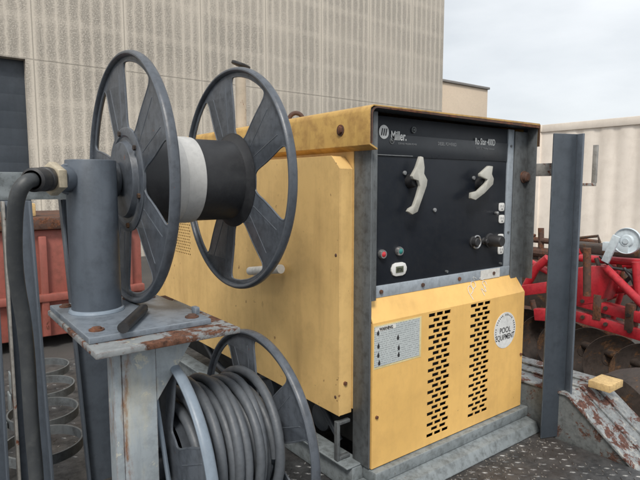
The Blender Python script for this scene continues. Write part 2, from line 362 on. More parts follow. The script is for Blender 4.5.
def P(px, py, **k):     # point of the photograph's pixel on a plane of the real layout
    d = (CM.to_3x3() @ Vector(((px - 320) / 535, (240 - py) / 535, -1)))
    ax, v = list(k.items())[0]; i = 'XYZ'.index(ax)
    return cam.location + d * ((v - cam.location[i]) / d[i])
def chaikin(pts, n=3):
    for _ in range(n):
        q = []
        for i in range(len(pts)):
            a, b = Vector(pts[i]), Vector(pts[(i + 1) % len(pts)]); q += [tuple(a * .8 + b * .2), tuple(a * .2 + b * .8)]
        pts = q
    return pts
# local XY -> plane facing -Y (local x -> X, local y -> Z)
def faceY(y): return Matrix.Translation((0, y, 0)) @ Matrix.Rotation(R_(90), 4, 'X')
# local XY -> plane facing -X (local x -> -Y, local y -> Z)
def faceX(x, y0=0, z0=0): return Matrix.Translation((x, y0, z0)) @ Matrix(((0, 0, -1, 0), (-1, 0, 0, 0), (0, 1, 0, 0), (0, 0, 0, 1)))

# ================================================================ SETTING
ZD = .75
b = MB(); b.box(-300, 300, -300, 300, -.5, 0, 0); tag(b.build('ground', M['asphalt'], origin=(0, 0, 0)), 'dark asphalt yard', kind='structure')

# ---------------------------------------------------------------- building
bl = thing('building', (2.1, 12, 0), 'large beige concrete building with ribbed stony wall panels and a dark roller door', 'building')
XR = 14.3; DX0, DX1, DZ0, DZ1 = -2.4, 1.955, 1.05, 4.05
b = MB()
b.plate([(-14, 0), (XR, 0), (XR, 12.5), (-14, 12.5)], [[(DX0, DZ0), (DX1, DZ0), (DX1, DZ1), (DX0, DZ1)]], .3, faceY(12.15), .002)
b.build('wall', M['concrete'], bl)
b = MB(); b.box(XR - .3, XR, 12.303, 26, 0, 12.5, .01); b.box(-14, -13.7, 12.303, 26, 0, 12.5, .01); b.box(-13.7, XR - .3, 25.7, 26, 0, 12.5, .01); b.build('rear_wall', M['tan'], bl)
b = MB(); b.box(-13.7, XR - .3, 12.303, 25.7, 12.1, 12.3, 0); b.build('roof', M['tan'], bl)
b = MB(); b.box(XR + .003, 16.87, 12.06, 22, 0, 5.04, .01); b.build('wing', M['tan'], bl)
b = MB(); b.box(XR + .003, 16.92, 12.0, 22.05, 5.043, 5.12, .008); b.build('roof_edge', paint('dark_flashing', (.20, .19, .18), .5, .4), bl)
b = MB(); b.box(16.1, 16.35, 13, 13.25, 5.12, 5.42, .02); b.cyl((16.5, 13.2, 5.12), (16.5, 13.2, 5.36), .06); b.build('roof_vent', M['silver'], bl)
b = MB()
nsl = 9
for i in range(nsl):
    z = DZ0 + (DZ1 - DZ0) * i / nsl; h = (DZ1 - DZ0) / nsl
    b.prism([(0, 0), (.004, h * .2), (.004, h * .8), (0, h), (-.02, h), (-.02, 0)], DX1 - DX0 - .004, Matrix.Translation((DX0 + .002, 12.2, z)) @ Matrix(((0, 0, 1, 0), (-1, 0, 0, 0), (0, 1, 0, 0), (0, 0, 0, 1))))
b.build('roller_door', paint('dark_door_paint', (.035, .045, .058), .5, .3, scale=.3), bl)

# ---------------------------------------------------------------- shipping container
ct = thing('shipping_container', (8.4, 2, 0), 'cream corrugated steel shipping container behind the red implement', 'container')
y0, y1 = -1.0, 5.06; H = 2.6
b = MB(); prof = []; y = y0 + .12; D = .012
while y < y1 - .14 - .27:
    prof += [(y, 0), (y + .07, 0), (y + .105, D), (y + .175, D), (y + .21, 0)]; y += .28
    prof[-1] = (y - .07, 0)
prof.append((y1 - .12, 0))
pts = [(py, -pd) for py, pd in prof]; back = [(py, .03 - pd) for py, pd in prof[::-1]]
# local x=Y, local y=X offset
b.prism([(p[0], -p[1] + .02) for p in pts] + [(p[0], -p[1] + .02 + 0) if False else (p[0], .03 - (p[1] - .03) + .02 - .0) for p in back], H - .28,
        Matrix.Translation((8.4, 0, .16)) @ Matrix(((0, 1, 0, 0), (1, 0, 0, 0), (0, 0, 1, 0), (0, 0, 0, 1))))
b.build('corrugated_wall', M['cream'], ct, ang=20)
b = MB(); b.box(8.395, 8.5, y0 + .12, y1 - .12, H - .12, H, .006); b.build('top_rail', M['cream'], ct)
b = MB(); b.box(8.395, 8.5, y0 + .12, y1 - .12, 0, .16, .006); b.build('bottom_rail', M['cream'], ct)
for yy in (y0, y1 - .12):
    b = MB(); b.box(8.39, 8.53, yy, yy + .12, .12, H - .12, .006); b.build('corner_post', M['cream'], ct)
    for zz in (0, H - .118): b = MB(); b.box(8.375, 8.54, yy - .01, yy + .125, zz, zz + .118, .01); b.build('corner_casting', M['cream'], ct)
b = MB(); b.box(8.5, 10.8, y0 + .02, y1 - .02, .1, H - .02, .01); b.build('body', M['cream'], ct)

# ---------------------------------------------------------------- dumpster
du = thing('dumpster', (.9, 6, 0), 'faded red steel dumpster with rust runs, behind the steel rack on the left', 'dumpster')
b = MB(); b.box(-.5, 1.95, 5.72, 7.2, .12, 1.18, .02); b.build('body', M['dumpster'], du)
for k in range(9): b = MB(); b.box(-.40 + k * .27, -.33 + k * .27, 5.66, 5.718, .14, 1.12, .012); b.build('rib', M['dumpster'], du)
b = MB(); b.box(-.55, 2.0, 5.64, 7.25, 1.183, 1.30, .02); b.build('rim', M['rust'], du)
b = MB(); b.box(-.5, 1.95, 5.645, 5.717, .48, .56, .015); b.build('belt_rail', M['dumpster'], du)
for xx in (-.3, 1.5): b = MB(); b.box(xx, xx + .25, 5.8, 7.1, 0, .118, .01); b.build('skid', M['rust'], du)
b = MB(); b.box(.80, .98, 5.9, 6.1, 1.302, 1.43, .01); tag(b.build('yellow_box', M['wood'], origin=(.87, 6, 1.302)), 'small yellow box sitting on the rim of the red dumpster', 'box')  # plain yellow box on the dumpster rim

# ================================================================ TRAILER
tr = thing('trailer', (.85, 1.7, 0), 'flat utility trailer with worn tread plate deck and peeling fender', 'trailer')
b = MB(); DXA, DXB, DYA, DYB = -.02, 1.70, .42, 2.82
b.box(DXA, DXB, DYA, DYB, ZD - .006, ZD, 0)
def lug(bm, x, y, a):
    L, W_, h = .0115, .0038, .0021
    c, s_ = math.cos(a), math.sin(a)
    def v(u, w_, z): return bm.verts.new((x + u * c - w_ * s_, y + u * s_ + w_ * c, ZD + z))
    A = [v(-L, 0, -.0001), v(0, -W_, -.0001), v(L, 0, -.0001), v(0, W_, -.0001)]; B = [v(-L * .6, 0, h), v(0, -W_ * .45, h), v(L * .6, 0, h), v(0, W_ * .45, h)]
    for i in range(4): bm.faces.new((A[i], A[(i + 1) % 4], B[(i + 1) % 4], B[i]))
    bm.faces.new(B)
sp = .0265; nx = int((DXB - DXA) / sp); ny = int((DYB - DYA) / sp)
for i in range(nx):
    for j in range(ny):
        x = DXA + .015 + i * sp; y = DYA + .015 + j * sp
        if .98 < x < 1.68 and y > 1.1: continue
        if random.random() < (.85 if y > 1.3 else .5 if math.sin(x * 17 + 1) * math.sin(y * 23) > .25 else .12): continue
        lug(b.bm, x, y, R_(45) if (i + j) % 2 else R_(-45))
deck = b.build('deck', M['deck'], None, origin=(.85, 1.7, ZD)); deck.parent = tr; deck.location = (0, 0, ZD); ORG[deck] = Vector((.85, 1.7, ZD))
b = MB()
for xx in (DXA, DXB - .05): b.box(xx, xx + .05, DYA, DYB, ZD - .13, ZD - .008, .004)
for yy in (DYA, 1.2, 2.0, DYB - .05): b.box(DXA + .052, DXB - .052, yy, yy + .05, ZD - .13, ZD - .008, .004)
b.build('chassis', M['rust_dark'], tr)
# fender: inner wall, flat top, front slope
FX0, FX1 = 1.722, 1.955; FY = .875; FZ = ZD + .158
def yz(pts, x0, x1, bb, bev=.001):
    bb.prism([(p[0], p[1]) for p in pts], x1 - x0, Matrix.Translation((x0, 0, 0)) @ Matrix(((0, 0, 1, 0), (1, 0, 0, 0), (0, 1, 0, 0), (0, 0, 0, 1))), bev)
b = MB(); yb = .655
yz([(yb, ZD - .01), (FY, FZ - .006), (2.05, FZ - .006), (2.25, ZD - .01)], FX0 - .008, FX0 - .002, b)
b.build('fender_wall', M['fender_wall'], tr)
b = MB()
slope_pts = [(yb - .30, ZD - .285), (yb, ZD - .012), (FY, FZ - .003), (2.05, FZ - .003), (2.40, ZD - .2)]
up = [(yb - .303, ZD - .278), (yb - .003, ZD - .004), (FY - .002, FZ + .005), (2.052, FZ + .005), (2.405, ZD - .195)]
yz(slope_pts + up[::-1], FX0 - .014, FX1, b, .001)
for xr in (FX0 + .075, FX0 + .15):      # pressed creases
    yz([(yb - .29, ZD - .268), (yb - .002, ZD - .0035), (FY - .002, FZ + .0055), (1.7, FZ + .0055), (1.7, FZ + .012), (FY - .005, FZ + .012), (yb - .006, ZD + .003), (yb - .294, ZD - .262)], xr, xr + .012, b, .002)
b.build('fender', M['fender'], tr)
for yy in (1.05, 1.75):
    wx = 1.83
    tyre = MB().lathe([(.16, -.08), (.25, -.085), (.285, -.06), (.29, 0), (.285, .06), (.25, .085), (.16, .08)], (wx, yy, .29), (1, 0, 0)).build('wheel', M['rubber'], tr)
    MB().lathe([(0, .03), (.05, .035), (.06, .0), (.13, .0), (.16, .05), (.165, .078), (.155, .078), (.12, -.02), (0, -.02)], (wx, yy, .29), (1, 0, 0)).build('rim', M['silver'], tyre)

# yellow block resting on the fender
b = MB(); c0 = P(604, 376, Z=FZ + .05)
bq = P(607, 389, Z=FZ + .010); b.box(bq.x - .042, bq.x + .055, bq.y - .028, bq.y + .045, FZ + .0135, FZ + .038, .002)
tag(b.build('block', M['wood'], origin=(bq.x, bq.y, FZ + .008)), 'small yellow block lying on the rusty fender beside the tall post', 'block')

# ================================================================ GENERATOR
G = thing('welding_generator', (1.32, 1.78, ZD), 'yellow engine driven welding generator with black control panel standing on the deck', 'generator')
GX0, GX1, GY0, GY1 = .958, 1.705, 1.033, 2.53
# base rails
b = MB(); b.box(GX0 + .005, GX1 + .0, GY0 - .025, GY0 + .03, ZD + .042, ZD + .076, .004); b.build('front_rail', M['rail'], G)
b = MB(); yz([(GY0 - .075, ZD + .004), (GY0 - .06, ZD + .034), (GY0 - .02, ZD + .041), (GY0 + .03, ZD + .041), (GY0 + .03, ZD + .002), (GY0 - .075, ZD + .002)], GX0 - .02, GX1 - .005, b, .002); b.build('skid_rail', M['rail'], G)
for xx in (GX0 - .03, GX1 - .03):
    b = MB(); b.box(xx, xx + .045, GY0 + .033, GY1, ZD + .002, ZD + .078, .004)
    if xx < 1: b.box(xx - .02, xx + .045, GY0 + .033, GY1, ZD + .0785, ZD + .084, .002)
    b.build('side_rail', M['rail'], G)
# plain black box in place of the engine, interior shade put into its colour
b = MB(); b.box(GX0 + .05, GX1 - .04, GY0 + .1, GY1 - .05, ZD + .09, ZD + .93, .01); b.build('engine', M['dark'], G)
b = MB(); b.cyl((GX0 + .035, 1.30, ZD + .125), (GX0 + .12, 1.30, ZD + .125), .045, bev=.006); b.cyl((GX0 + .03, 1.62, ZD + .12), (GX0 + .12, 1.62, ZD + .12), .055, bev=.006)
b.tube([(GX0 + .02, 1.18, ZD + .10), (GX0 + .0, 1.3, ZD + .24)], .009); b.tube([(GX0 + .0, 1.5, ZD + .24), (GX0 + .02, 1.62, ZD + .16), (GX0 - .0, 1.9, ZD + .10), (GX0 + .01, 2.1, ZD + .2)], .011, smooth=2)
b.build('engine_fittings', M['reel_dark'], G)
# corner posts
b = MB()
b.box(GX0, GX0 + .006, GY0, GY0 + .068, ZD + .08, 1.80, .002); b.box(GX0 + .0065, GX0 + .022, GY0, GY0 + .005, 1.30, 1.80, .001)
b.build('corner_post', M['frame'], G)
b = MB(); b.box(1.635, GX1 + .0033, GY0 + .0195, GY0 + .026, ZD + .08, 1.79, .002); b.box(GX1 - .006, GX1, GY0 + .0265, GY0 + .075, ZD + .08, 1.79, .002); b.box(GX1 - .001, GX1 + .0035, GY0 - .017, GY0 + .0192, 1.285, 1.80, .001); b.build('corner_post', M['frame'], G)
bq = P(526, 177, Y=GY0 + .01); b = MB(); b.lathe([(.021, 0), (.021, .004), (.0175, .0045), (.0165, .015), (.012, .019), (0, .020)], (bq.x, GY0 + .0195, bq.z), (0, -1, 0), 24)
b.build('bolt', M['rust'], G)
# hood over the front, with rounded top corner
b = MB(); r = .022; x0, x1, zt = GX0 - .022, GX1 + .006, 1.809
arc = [(x0 + r - r * math.cos(a), zt - r + r * math.sin(a)) for a in [R_(i * 15) for i in range(7)]]
arcR = [(x1 - .006 + .006 * math.sin(a), zt - .006 + .006 * math.cos(a)) for a in [R_(i * 30) for i in range(4)]]
outl = [(x0, 1.716)] + arc + arcR + [(x1, 1.74)]
tk = .004
inl = [(x1 - tk, 1.74), (x1 - tk, zt - tk - .004)] + [(x0 + r - (r - tk) * math.cos(a), zt - r + (r - tk) * math.sin(a)) for a in [R_(90 - i * 15) for i in range(7)]] + [(x0 + tk, 1.716)]
b.prism(outl + inl, .050, Matrix.Translation((0, GY0 + .035, 0)) @ Matrix.Rotation(R_(90), 4, 'X'))
b.build('hood', M['blue_dark'], G)
b = MB(); b.prism(outl + inl, .003, Matrix.Translation((0, GY0 - .0205, 0)) @ Matrix.Rotation(R_(90), 4, 'X'))
b.build('hood_edge', M['rust'], G)
# control panel
PY = GY0 + .028
b = MB(); b.box(.972, 1.60, PY, PY + .01, 1.334, 1.795, .001); cp = b.build('control_panel', M['panel'], G)
b = MB(); b.box(.972, 1.60, PY - .0025, PY - .0005, 1.688, 1.748, .0005); b.build('nameplate', paint('black_nameplate', (.018, .022, .028), .3, .3, bmp=.02), cp)
b = MB(); b.box(.965, 1.634, PY - .004, PY + .004, 1.300, 1.333, .001); b.box(1.601, 1.634, PY - .004, PY + .004, 1.3335, 1.795, .001)
b.box(.965, .9715, PY - .004, PY + .004, 1.3335, 1.795, .001); b.build('panel_trim', M['silver'], G)
for x in (1.02, 1.19, 1.36, 1.54): MB().cyl((x, PY - .009, 1.316), (x, PY - .003, 1.316), .006, n=6).build('screw', M['rust'], G)
for x, z in ((1.617, 1.74), (1.617, 1.45), (.985, 1.345), (1.30, 1.345), (1.58, 1.345)): MB().cyl((x, PY - .007, z), (x, PY + .001, z), .004, n=12).build('screw', M['frame'], G)
b = MB(); b.box(1.47, 1.575, PY - .0055, PY - .0045, 1.3, 1.331, 0); b.build('blank_label', M['white'], G)
LY = PY - .0030
# emblem: white disc with three slanted bars
b = MB(); ec = P(383, 132, Y=PY); b.cyl((ec.x, LY - .001, ec.z), (ec.x, LY + .0004, ec.z), .0185, n=40); em = b.build('emblem', M['letter'], cp)
b = MB()
for k in (-1, 0, 1):
    b.prism([(-.0025, -.0095), (.0012, -.0095), (.0052, .0095), (.0015, .0095)], .0006, Matrix.Translation((ec.x + k * .0078 - .001, LY - .001, ec.z)) @ Matrix.Rotation(R_(90), 4, 'X'))
b.build('emblem_bars', M['ink'], cp)
tz = P(390, 137, Y=PY); text('Miller.', .034, (tz.x, LY, tz.z - .007), cp, M['letter'], sx=.72, bold=.0006)
tz = P(437, 143, Y=PY); text('DIESEL POWERED', .0135, (tz.x, LY, tz.z - .006), cp, M['faint'], sx=.8, bold=.0003)
tz = P(475, 142, Y=PY); text('Ro Star 400D', .028, (tz.x - .004, LY, tz.z - .007), cp, M['letter'], sx=.68, bold=.0005)
text('CC/CV DC Welding Generator', .0085, (tz.x, LY, tz.z - .021), cp, M['faint'], sx=.9)
tz = P(396, 142, Y=PY); text('CC/CV-DC WELDING POWER', .007, (tz.x + .005, LY, tz.z - .006), cp, M['faint'], sx=.8)
b = MB(); b.box(.985, 1.14, LY - .0004, LY + .0002, 1.6905, 1.692, 0); b.build('printed_line', M['faint'], cp)
for px, py in ((413, 130), (391, 141)):
    q = P(px, py, Y=PY); b = MB(); b.torus((q.x, LY - .0005, q.z), (0, 1, 0), .0075, .0016, n=24, k=6); b.sphere((q.x, LY, q.z), .004); b.build('panel_lock', M['frame'], cp)
# lever switches
def lever(hub, outline):
    q = P(*hub, Y=PY - .02)
    b = MB(); b.cyl((q.x, PY + .001, q.z), (q.x, PY - .024, q.z), .021, .016, bev=.002); b.build('switch_base', M['rubber'], cp)
    pp = [P(360 + x / 3.556, 100 + y / 3.556, Y=PY - .040) for x, y in outline]
    mx_ = sum(p.x for p in pp) / len(pp)
    b = MB(); b.prism([(mx_ - .003 + (p.x - mx_) * .82, p.z) for p in pp], .011, Matrix.Translation((0, PY - .027, 0)) @ Matrix.Rotation(R_(90), 4, 'X'), .0018); b.build('lever_switch', M['lever'], cp)
lever((415, 181), [(222, 200), (234, 203), (240, 240), (238, 262), (252, 284), (249, 305), (228, 355), (210, 398), (188, 408), (168, 397), (176, 386), (194, 377), (208, 345), (221, 306), (214, 287), (192, 281), (186, 270), (206, 240)])
lever((484, 184), [(468, 234), (484, 236), (480, 264), (488, 280), (485, 300), (448, 332), (410, 356), (390, 350), (392, 330), (420, 324), (455, 296), (462, 283), (430, 272), (430, 262)])
for px, py in ((404, 173), (473, 178), (434, 210)):
    q = P(px, py, Y=PY); MB().cyl((q.x, PY, q.z), (q.x, PY - .006, q.z), .006, n=16, bev=.001).build('dial_dot', M['faint'], cp)
# indicator buttons
for px, py, mt_ in ((381, 254, 'red_lens'), (398, 251, 'green_lens')):
    q = P(px, py, Y=PY); b = MB(); b.lathe([(.0125, 0), (.0135, .006), (.011, .012), (.008, .012), (.008, 0)], (q.x, PY, q.z), (0, -1, 0), 28); k = b.build('push_button', M['chrome'], cp)
    b = MB(); b.lathe([(.0078, .004), (.0078, .012), (.0045, .015), (0, .016)], (q.x, PY, q.z), (0, -1, 0), 24); b.build('button_lens', M[mt_], cp)
# hour meter
q = P(398, 269, Y=PY); b = MB()
b.prism(chaikin([(-.032, 0), (-.022, .019), (.022, .019), (.032, 0), (.022, -.019), (-.022, -.019)], 1), .006, Matrix.Translation((q.x, PY, q.z)) @ Matrix.Rotation(R_(90), 4, 'X'), .001); b.build('hour_meter', M['outlet'], cp)
b = MB(); b.box(q.x - .015, q.x + .015, PY - .008, PY - .0062, q.z - .009, q.z + .009, .0008); b.build('meter_window', M['glass'], cp)
text('0724', .013, (q.x - .012, PY - .0085, q.z - .0045), cp, M['ink'], sx=.8)
# outlets (two duplex receptacles)
for px, py in ((501, 207), (501, 219), (500, 238), (500, 250)):
    q = P(px, py, Y=PY); b = MB()
    b.prism(chaikin([(-.013, .014), (.013, .014), (.015, .007), (.015, -.007), (.013, -.014), (-.013, -.014), (-.015, -.007), (-.015, .007)], 2), .004, Matrix.Translation((q.x, PY, q.z)) @ Matrix.Rotation(R_(90), 4, 'X'), .001)
    b.build('outlet', M['outlet'], cp)
    b = MB(); b.box(q.x - .0065, q.x - .0045, PY - .0046, PY - .0038, q.z - .001, q.z + .007, 0); b.box(q.x + .0045, q.x + .0065, PY - .0046, PY - .0038, q.z - .001, q.z + .006, 0)
    b.cyl((q.x, PY - .0046, q.z - .007), (q.x, PY - .0038, q.z - .007), .0024, n=12); b.build('outlet_slots', M['ink'], cp)
q = P(495, 213, Y=PY); MB().cyl((q.x, PY, q.z), (q.x, PY - .012, q.z), .006, bev=.002).build('breaker_button', M['chrome'], cp)
for px, py, rr, ll in ((476, 242, .016, .022), (486, 241, .010, .018), (497, 241, .022, .05)):
    q = P(px, py, Y=PY - ll * .6); b = MB(); b.lathe([(rr * 1.1, 0), (rr * 1.1, .004), (rr * .9, .006), (rr * .85, ll * .9), (rr * .7, ll), (0, ll)], (q.x, PY, q.z), (0, -1, 0), 28); b.build('control_knob', M['rubber'], cp)
q = P(476, 242, Y=PY); b = MB(); b.torus((q.x, PY - .003, q.z), (0, 1, 0), .020, .003, n=28, k=8); b.build('knob_ring', M['chrome'], cp)
# lower yellow panel with two columns of slots
YF = GY0 - .004; zb, zc_, ztp = ZD + .080, 1.240, 1.300
lx0, lx1 = .964, 1.685
holes = []; vx = []
for (pxa, pxb, pya, pyb) in ((428, 448, 311, 434), (470, 487, 302, 414)):
    A = P(pxa, pya + 4, Y=YF); B = P(pxb, pyb, Y=YF); topz = P((pxa + pxb) / 2, pya, Y=YF).z; botz = P((pxa + pxb) / 2, pyb, Y=YF).z
    W_ = B.x - A.x; rows = 23; dz = (topz - botz) / rows; sw = W_ * .28; vx.append((A.x, B.x, botz, topz))
    for i in range(rows):
        z = topz - dz * (i + .5)
        cs = (1 / 6, .5, 5 / 6) if i % 2 == 0 else (.36, .72)
        for c in cs:
            x = A.x + W_ * c; holes.append([(x - sw / 2, z - dz * .34), (x + sw / 2, z - dz * .34), (x + sw / 2, z + dz * .34), (x - sw / 2, z + dz * .34)])
b = MB(); b.plate([(lx0, zb), (lx1, zb), (lx1, zc_), (lx0, zc_)], holes, .003, faceY(YF), .0003)
yz([(YF - .0015, zc_ + .0002), (GY0 + .026, ztp), (GY0 + .030, ztp - .001), (YF + .0018, zc_ - .001)], lx0, lx1 - .02, b, 0)
# the sloped top narrows at its right end
b.prism([(0, 0), (.020, 0), (0, .066)], .002, Matrix.Translation((lx1 - .02, YF + .001, zc_ + .0002)) @ Matrix.Rotation(R_(90) - math.atan2(.030, .06), 4, 'X'))
b.box(lx0, lx0 + .003, YF + .002, YF + .03, zb, zc_ - .001, 0); b.box(lx1 - .003, lx1, YF + .002, YF + .045, zb, zc_ - .001, 0)
lp = b.build('lower_panel', M['yellow_front'], G, ang=20)
b = MB(); b.box(lx0 + .004, lx1 - .004, YF + .045, YF + .047, zb, ztp - .01, 0); b.build('slot_shade_sheet', M['dark'], G)  # near-black sheet painting in the shade behind the slots
b = MB(); b.box(GX0 + .007, lx1, GY0 + .002, GY0 + .03, ZD + .0765, zb - .001, 0); b.build('seal', M['dark'], G)
# warning label
A = P(369, 326, Y=YF); B = P(418, 352, Y=YF); TZ = P(372, 328, Y=YF).z; BZ = P(372, 368, Y=YF).z
b = MB(); b.box(lx0 + .004, B.x + .010, YF - .0022, YF - .0016, BZ - .006, TZ + .004, 0); b.build('label_backing', paint('aged_clear_film', (.66, .56, .30), .4, .3, scale=4), lp)
b = MB(); b.box(lx0 + .005, B.x + .002, YF - .0030, YF - .0023, BZ, TZ, 0); wl = b.build('warning_label', M['label'], lp)
b = MB(); b.box(lx0 + .007, lx0 + .085, YF - .0034, YF - .0031, TZ - .013, TZ - .001, 0); b.build('label_header', M['white'], lp)
text('WARNING', .0125, (lx0 + .022, YF - .0037, TZ - .0115), lp, M['ink'], sx=.85, bold=.0003)
wd = B.x + .002 - (lx0 + .005)
for fx, fz in ((.07, .12), (.08, .45), (.08, .68), (.5, .35), (.52, .62), (.52, .80), (.10, .88)):
    x = lx0 + .005 + wd * fx; z = TZ - (TZ - BZ) * fz
    b = MB(); b.prism([(-.005, -.0055), (.005, -.0055), (.001, .006)], .0004, Matrix.Translation((x, YF - .0031, z)) @ Matrix.Rotation(R_(90), 4, 'X'))
    b.box(x - .003, x + .004, YF - .0036, YF - .0031, z - .010, z - .005, 0); b.build('label_symbol', M['ink'], lp)
# round sticker
q = P(504.5, 330, Y=YF); sr = .062; b = MB(); b.cyl((q.x, YF - .0015, q.z), (q.x, YF - .0024, q.z), sr, n=64); st = b.build('round_sticker', M['letter'], lp)
text('POOL', .027, (q.x, YF - .0027, q.z - .008), lp, M['ink'], sx=.9, bold=.0001, align='CENTER')
text('EQUIPMENT', .027, (q.x, YF - .0027, q.z - .032), lp, M['ink'], sx=.72, bold=.0001, align='CENTER')
b = MB()
for k in range(26):
    a = R_(205 - k * 8.8)
    if k % 7 == 5: continue
    L = .004 + .003 * random.random()
    b.box(-.0016, .0016, -.0004, 0, -L / 2, L / 2, 0, Matrix.Translation((q.x + math.cos(a) * sr * .86, YF - .0025, q.z + math.sin(a) * sr * .86)) @ Matrix.Rotation(-(a - R_(90)), 4, 'Y'))
b.build('sticker_ring_marks', M['ink'], lp)
# chalk scrawl on the sloped strip
b = MB()
def slopept(px, py):
    q = P(px, py, Y=GY0 + .01); tt = max(0, min(1, (q.z - zc_) / .06)); return (q.x, YF - .003 + tt * .031, q.z)
for stroke in ([(470, 299), (468, 290), (472, 285), (474, 290), (470, 294)], [(474, 290), (473, 284), (477, 281), (478, 286), (474, 289)], [(478, 281), (476, 277), (480, 279)],
               [(482, 295), (481, 287), (485, 293), (485, 285)], [(486, 288), (484, 283), (488, 281), (488, 285)], [(483, 279), (487, 277), (486, 281)]):
    b.tube([slopept(*p) for p in stroke], .0011, 6, smooth=1)
b.build('chalk_marks', M['letter'], lp)
for px, py in ((376, 417), (520, 354)): q = P(px, py, Y=YF); MB().cyl((q.x, YF - .001, q.z), (q.x, YF - .006, q.z), .005, n=6).build('panel_bolt', M['rust'], lp)

# canopy roof: side lip with return flange
CX = .930
b = MB()
prof = [(CX, 1.712), (CX, 1.795), (CX + .004, 1.806), (CX + .014, 1.8125), (GX1 + .004, 1.8165), (GX1 + .010, 1.812), (GX1 + .010, 1.74), (GX1 + .0075, 1.74), (GX1 + .0075, 1.8105), (CX + .014, 1.8097), (CX + .0045, 1.803), (CX + .003, 1.793), (CX + .003, 1.716), (CX + .028, 1.704), (CX + .028, 1.700)]
b.prism(prof, GY1 + .03 - (GY0 - .022), Matrix.Translation((0, GY1 + .03, 0)) @ Matrix.Rotation(R_(90), 4, 'X'), 0)
b.build('canopy', M['yellow_roof'], G, ang=40)
b = MB(); b.cyl((CX, 1.125, 1.756), (CX - .007, 1.125, 1.756), .011, n=6, bev=.002); b.cyl((CX, 1.125, 1.756), (CX - .002, 1.125, 1.756), .015); b.build('bolt', M['rust'], G)
b = MB(); b.torus((.99, 1.42, 1.815), (.55, .83, 0), .022, .007, n=28, k=10); b.build('lifting_eye', M['rust'], G)
eq = P(240.5, 70, Y=2.0); b = MB(); b.cyl((eq.x, 2.0, 1.81), (eq.x, 2.0, eq.z), .022); ex = b.build('exhaust_pipe', paint('tan_exhaust', (.42, .37, .30), .5, .5, rust=.4), G)
b = MB(); ec2 = P(240, 67.5, Y=2.0); b.cyl((eq.x, 2.0, eq.z + .014), (eq.x + .003, 1.997, eq.z + .026), .040, bev=.003); b.cyl((eq.x + .024, 2.01, eq.z - .03), (eq.x + .022, 2.01, eq.z + .01), .005); b.build('rain_cap', M['rubber'], ex)
# side door (proud panel) with bevelled top corner, vent and handle
DXF = .912; dz0, dz1 = .970, 1.688; dy0, dy1 = 1.105, 2.50
b = MB(); vh = []
va = P(176, 221, X=DXF); vb = P(189, 258, X=DXF)
vy0, vy1 = 2.03, 2.25; vz1 = 1.50; vz0 = 1.33
va = P(190, 221, X=DXF); vy0 = va.y; vz1 = va.z; vb = P(190, 256, X=DXF); vz0 = vb.z; vy1 = vy0 + .26
rows, cols = 12, 14; cw = (vy1 - vy0) / cols; ch = (vz1 - vz0) / rows
for i in range(rows):
    for j in range(cols):
        y = vy0 + cw * (j + .5 + (.25 if i % 2 else -.25)); z = vz0 + ch * (i + .5)
        vh.append([(-(y) - cw * .32, z - ch * .28), (-(y) + cw * .32, z - ch * .28), (-(y) + cw * .32, z + ch * .28), (-(y) - cw * .32, z + ch * .28)])
outer = [(-dy1, dz0), (-dy0 - .0, dz0), (-dy0, dz1 - .035), (-dy0 - .035, dz1), (-dy1, dz1)]
b.plate(outer, vh, .003, faceX(DXF), .0008)
# edge returns
mat90 = None
b.box(DXF + .0015, GX0 - .002, dy0, dy0 + .003, dz0, dz1 - .035, 0)
b.box(DXF + .0015, GX0 - .002, dy0 + .04, dy1, dz1 - .003, dz1, 0); b.box(DXF + .0015, GX0 - .002, dy0 + .01, dy1, dz0, dz0 + .003, 0); b.box(DXF + .0015, GX0 - .002, dy1 - .003, dy1, dz0 + .003, dz1 - .003, 0)
b.prism([(-dy0, dz1 - .035), (-dy0 - .035, dz1), (-dy0 - .037, dz1 - .002), (-dy0 - .002, dz1 - .037)], GX0 - .004 - DXF, faceX(GX0 - .002) , 0)
door = b.build('side_door', M['yellow'], G, ang=20)
b = MB(); b.box(DXF + .012, DXF + .014, vy0 - .02, vy1 + .02, vz0 - .02, vz1 + .02, 0); b.build('vent_shade_sheet', M['dark'], door)  # dark sheet, stands in for the shade seen through the vent holes
b = MB(); b.box(GX0 + .0, GX0 + .004, GY0 + .07, GY1, dz0 + .01, 1.80, 0); b.build('inner_side', M['yellow'], G)
b = MB(); b.box(GX1 - .0095, GX1 - .0065, GY0 + .08, GY1, ZD + .1, 1.78, 0); b.box(GX0 + .005, GX1 - .01, GY1 - .004, GY1, ZD + .1, 1.80, 0); b.build('far_side', M['yellow'], G)
h0 = P(257, 271, X=DXF - .03); h1 = P(283, 268, X=DXF - .03)
b = MB(); hq0, hq1 = P(281, 269, X=DXF - .028), P(250, 271, X=DXF - .028); b.tube([hq0, hq0.lerp(hq1, .5), hq1], .014, 14, smooth=1); b.cyl((DXF, hq1.y - .03, hq1.z), (DXF - .03, hq1.y - .03, hq1.z), .012); b.build('door_handle', M['white'], door)
for y, z in ((1.12, 1.42), (1.12, 1.02)): MB().sphere((DXF - .001, y, z), .005, (.5, 1, 1)).build('door_screw', M['rust'], door)
MB().cyl((DXF + .02, dy0 + .001, 1.06), (DXF + .02, dy0 - .005, 1.06), .006, n=6).build('door_screw', M['rust'], door)
# U handle bracket on the base
q0 = P(336, 422, Y=1.115); q1 = P(337, 460, Y=1.05); q2 = P(352, 421, Y=1.05)
b = MB()
b.box(q0.x, q0.x + .010, 1.108, 1.124, ZD + .085, q0.z, .002); b.box(q0.x + .0105, GX0 - .001, 1.109, 1.123, q0.z - .011, q0.z - .001, .002); b.box(q0.x + .0105, GX0 - .001, 1.109, 1.123, ZD + .086, ZD + .096, .002)
b.build('tie_down_bracket', M['frame'], G)

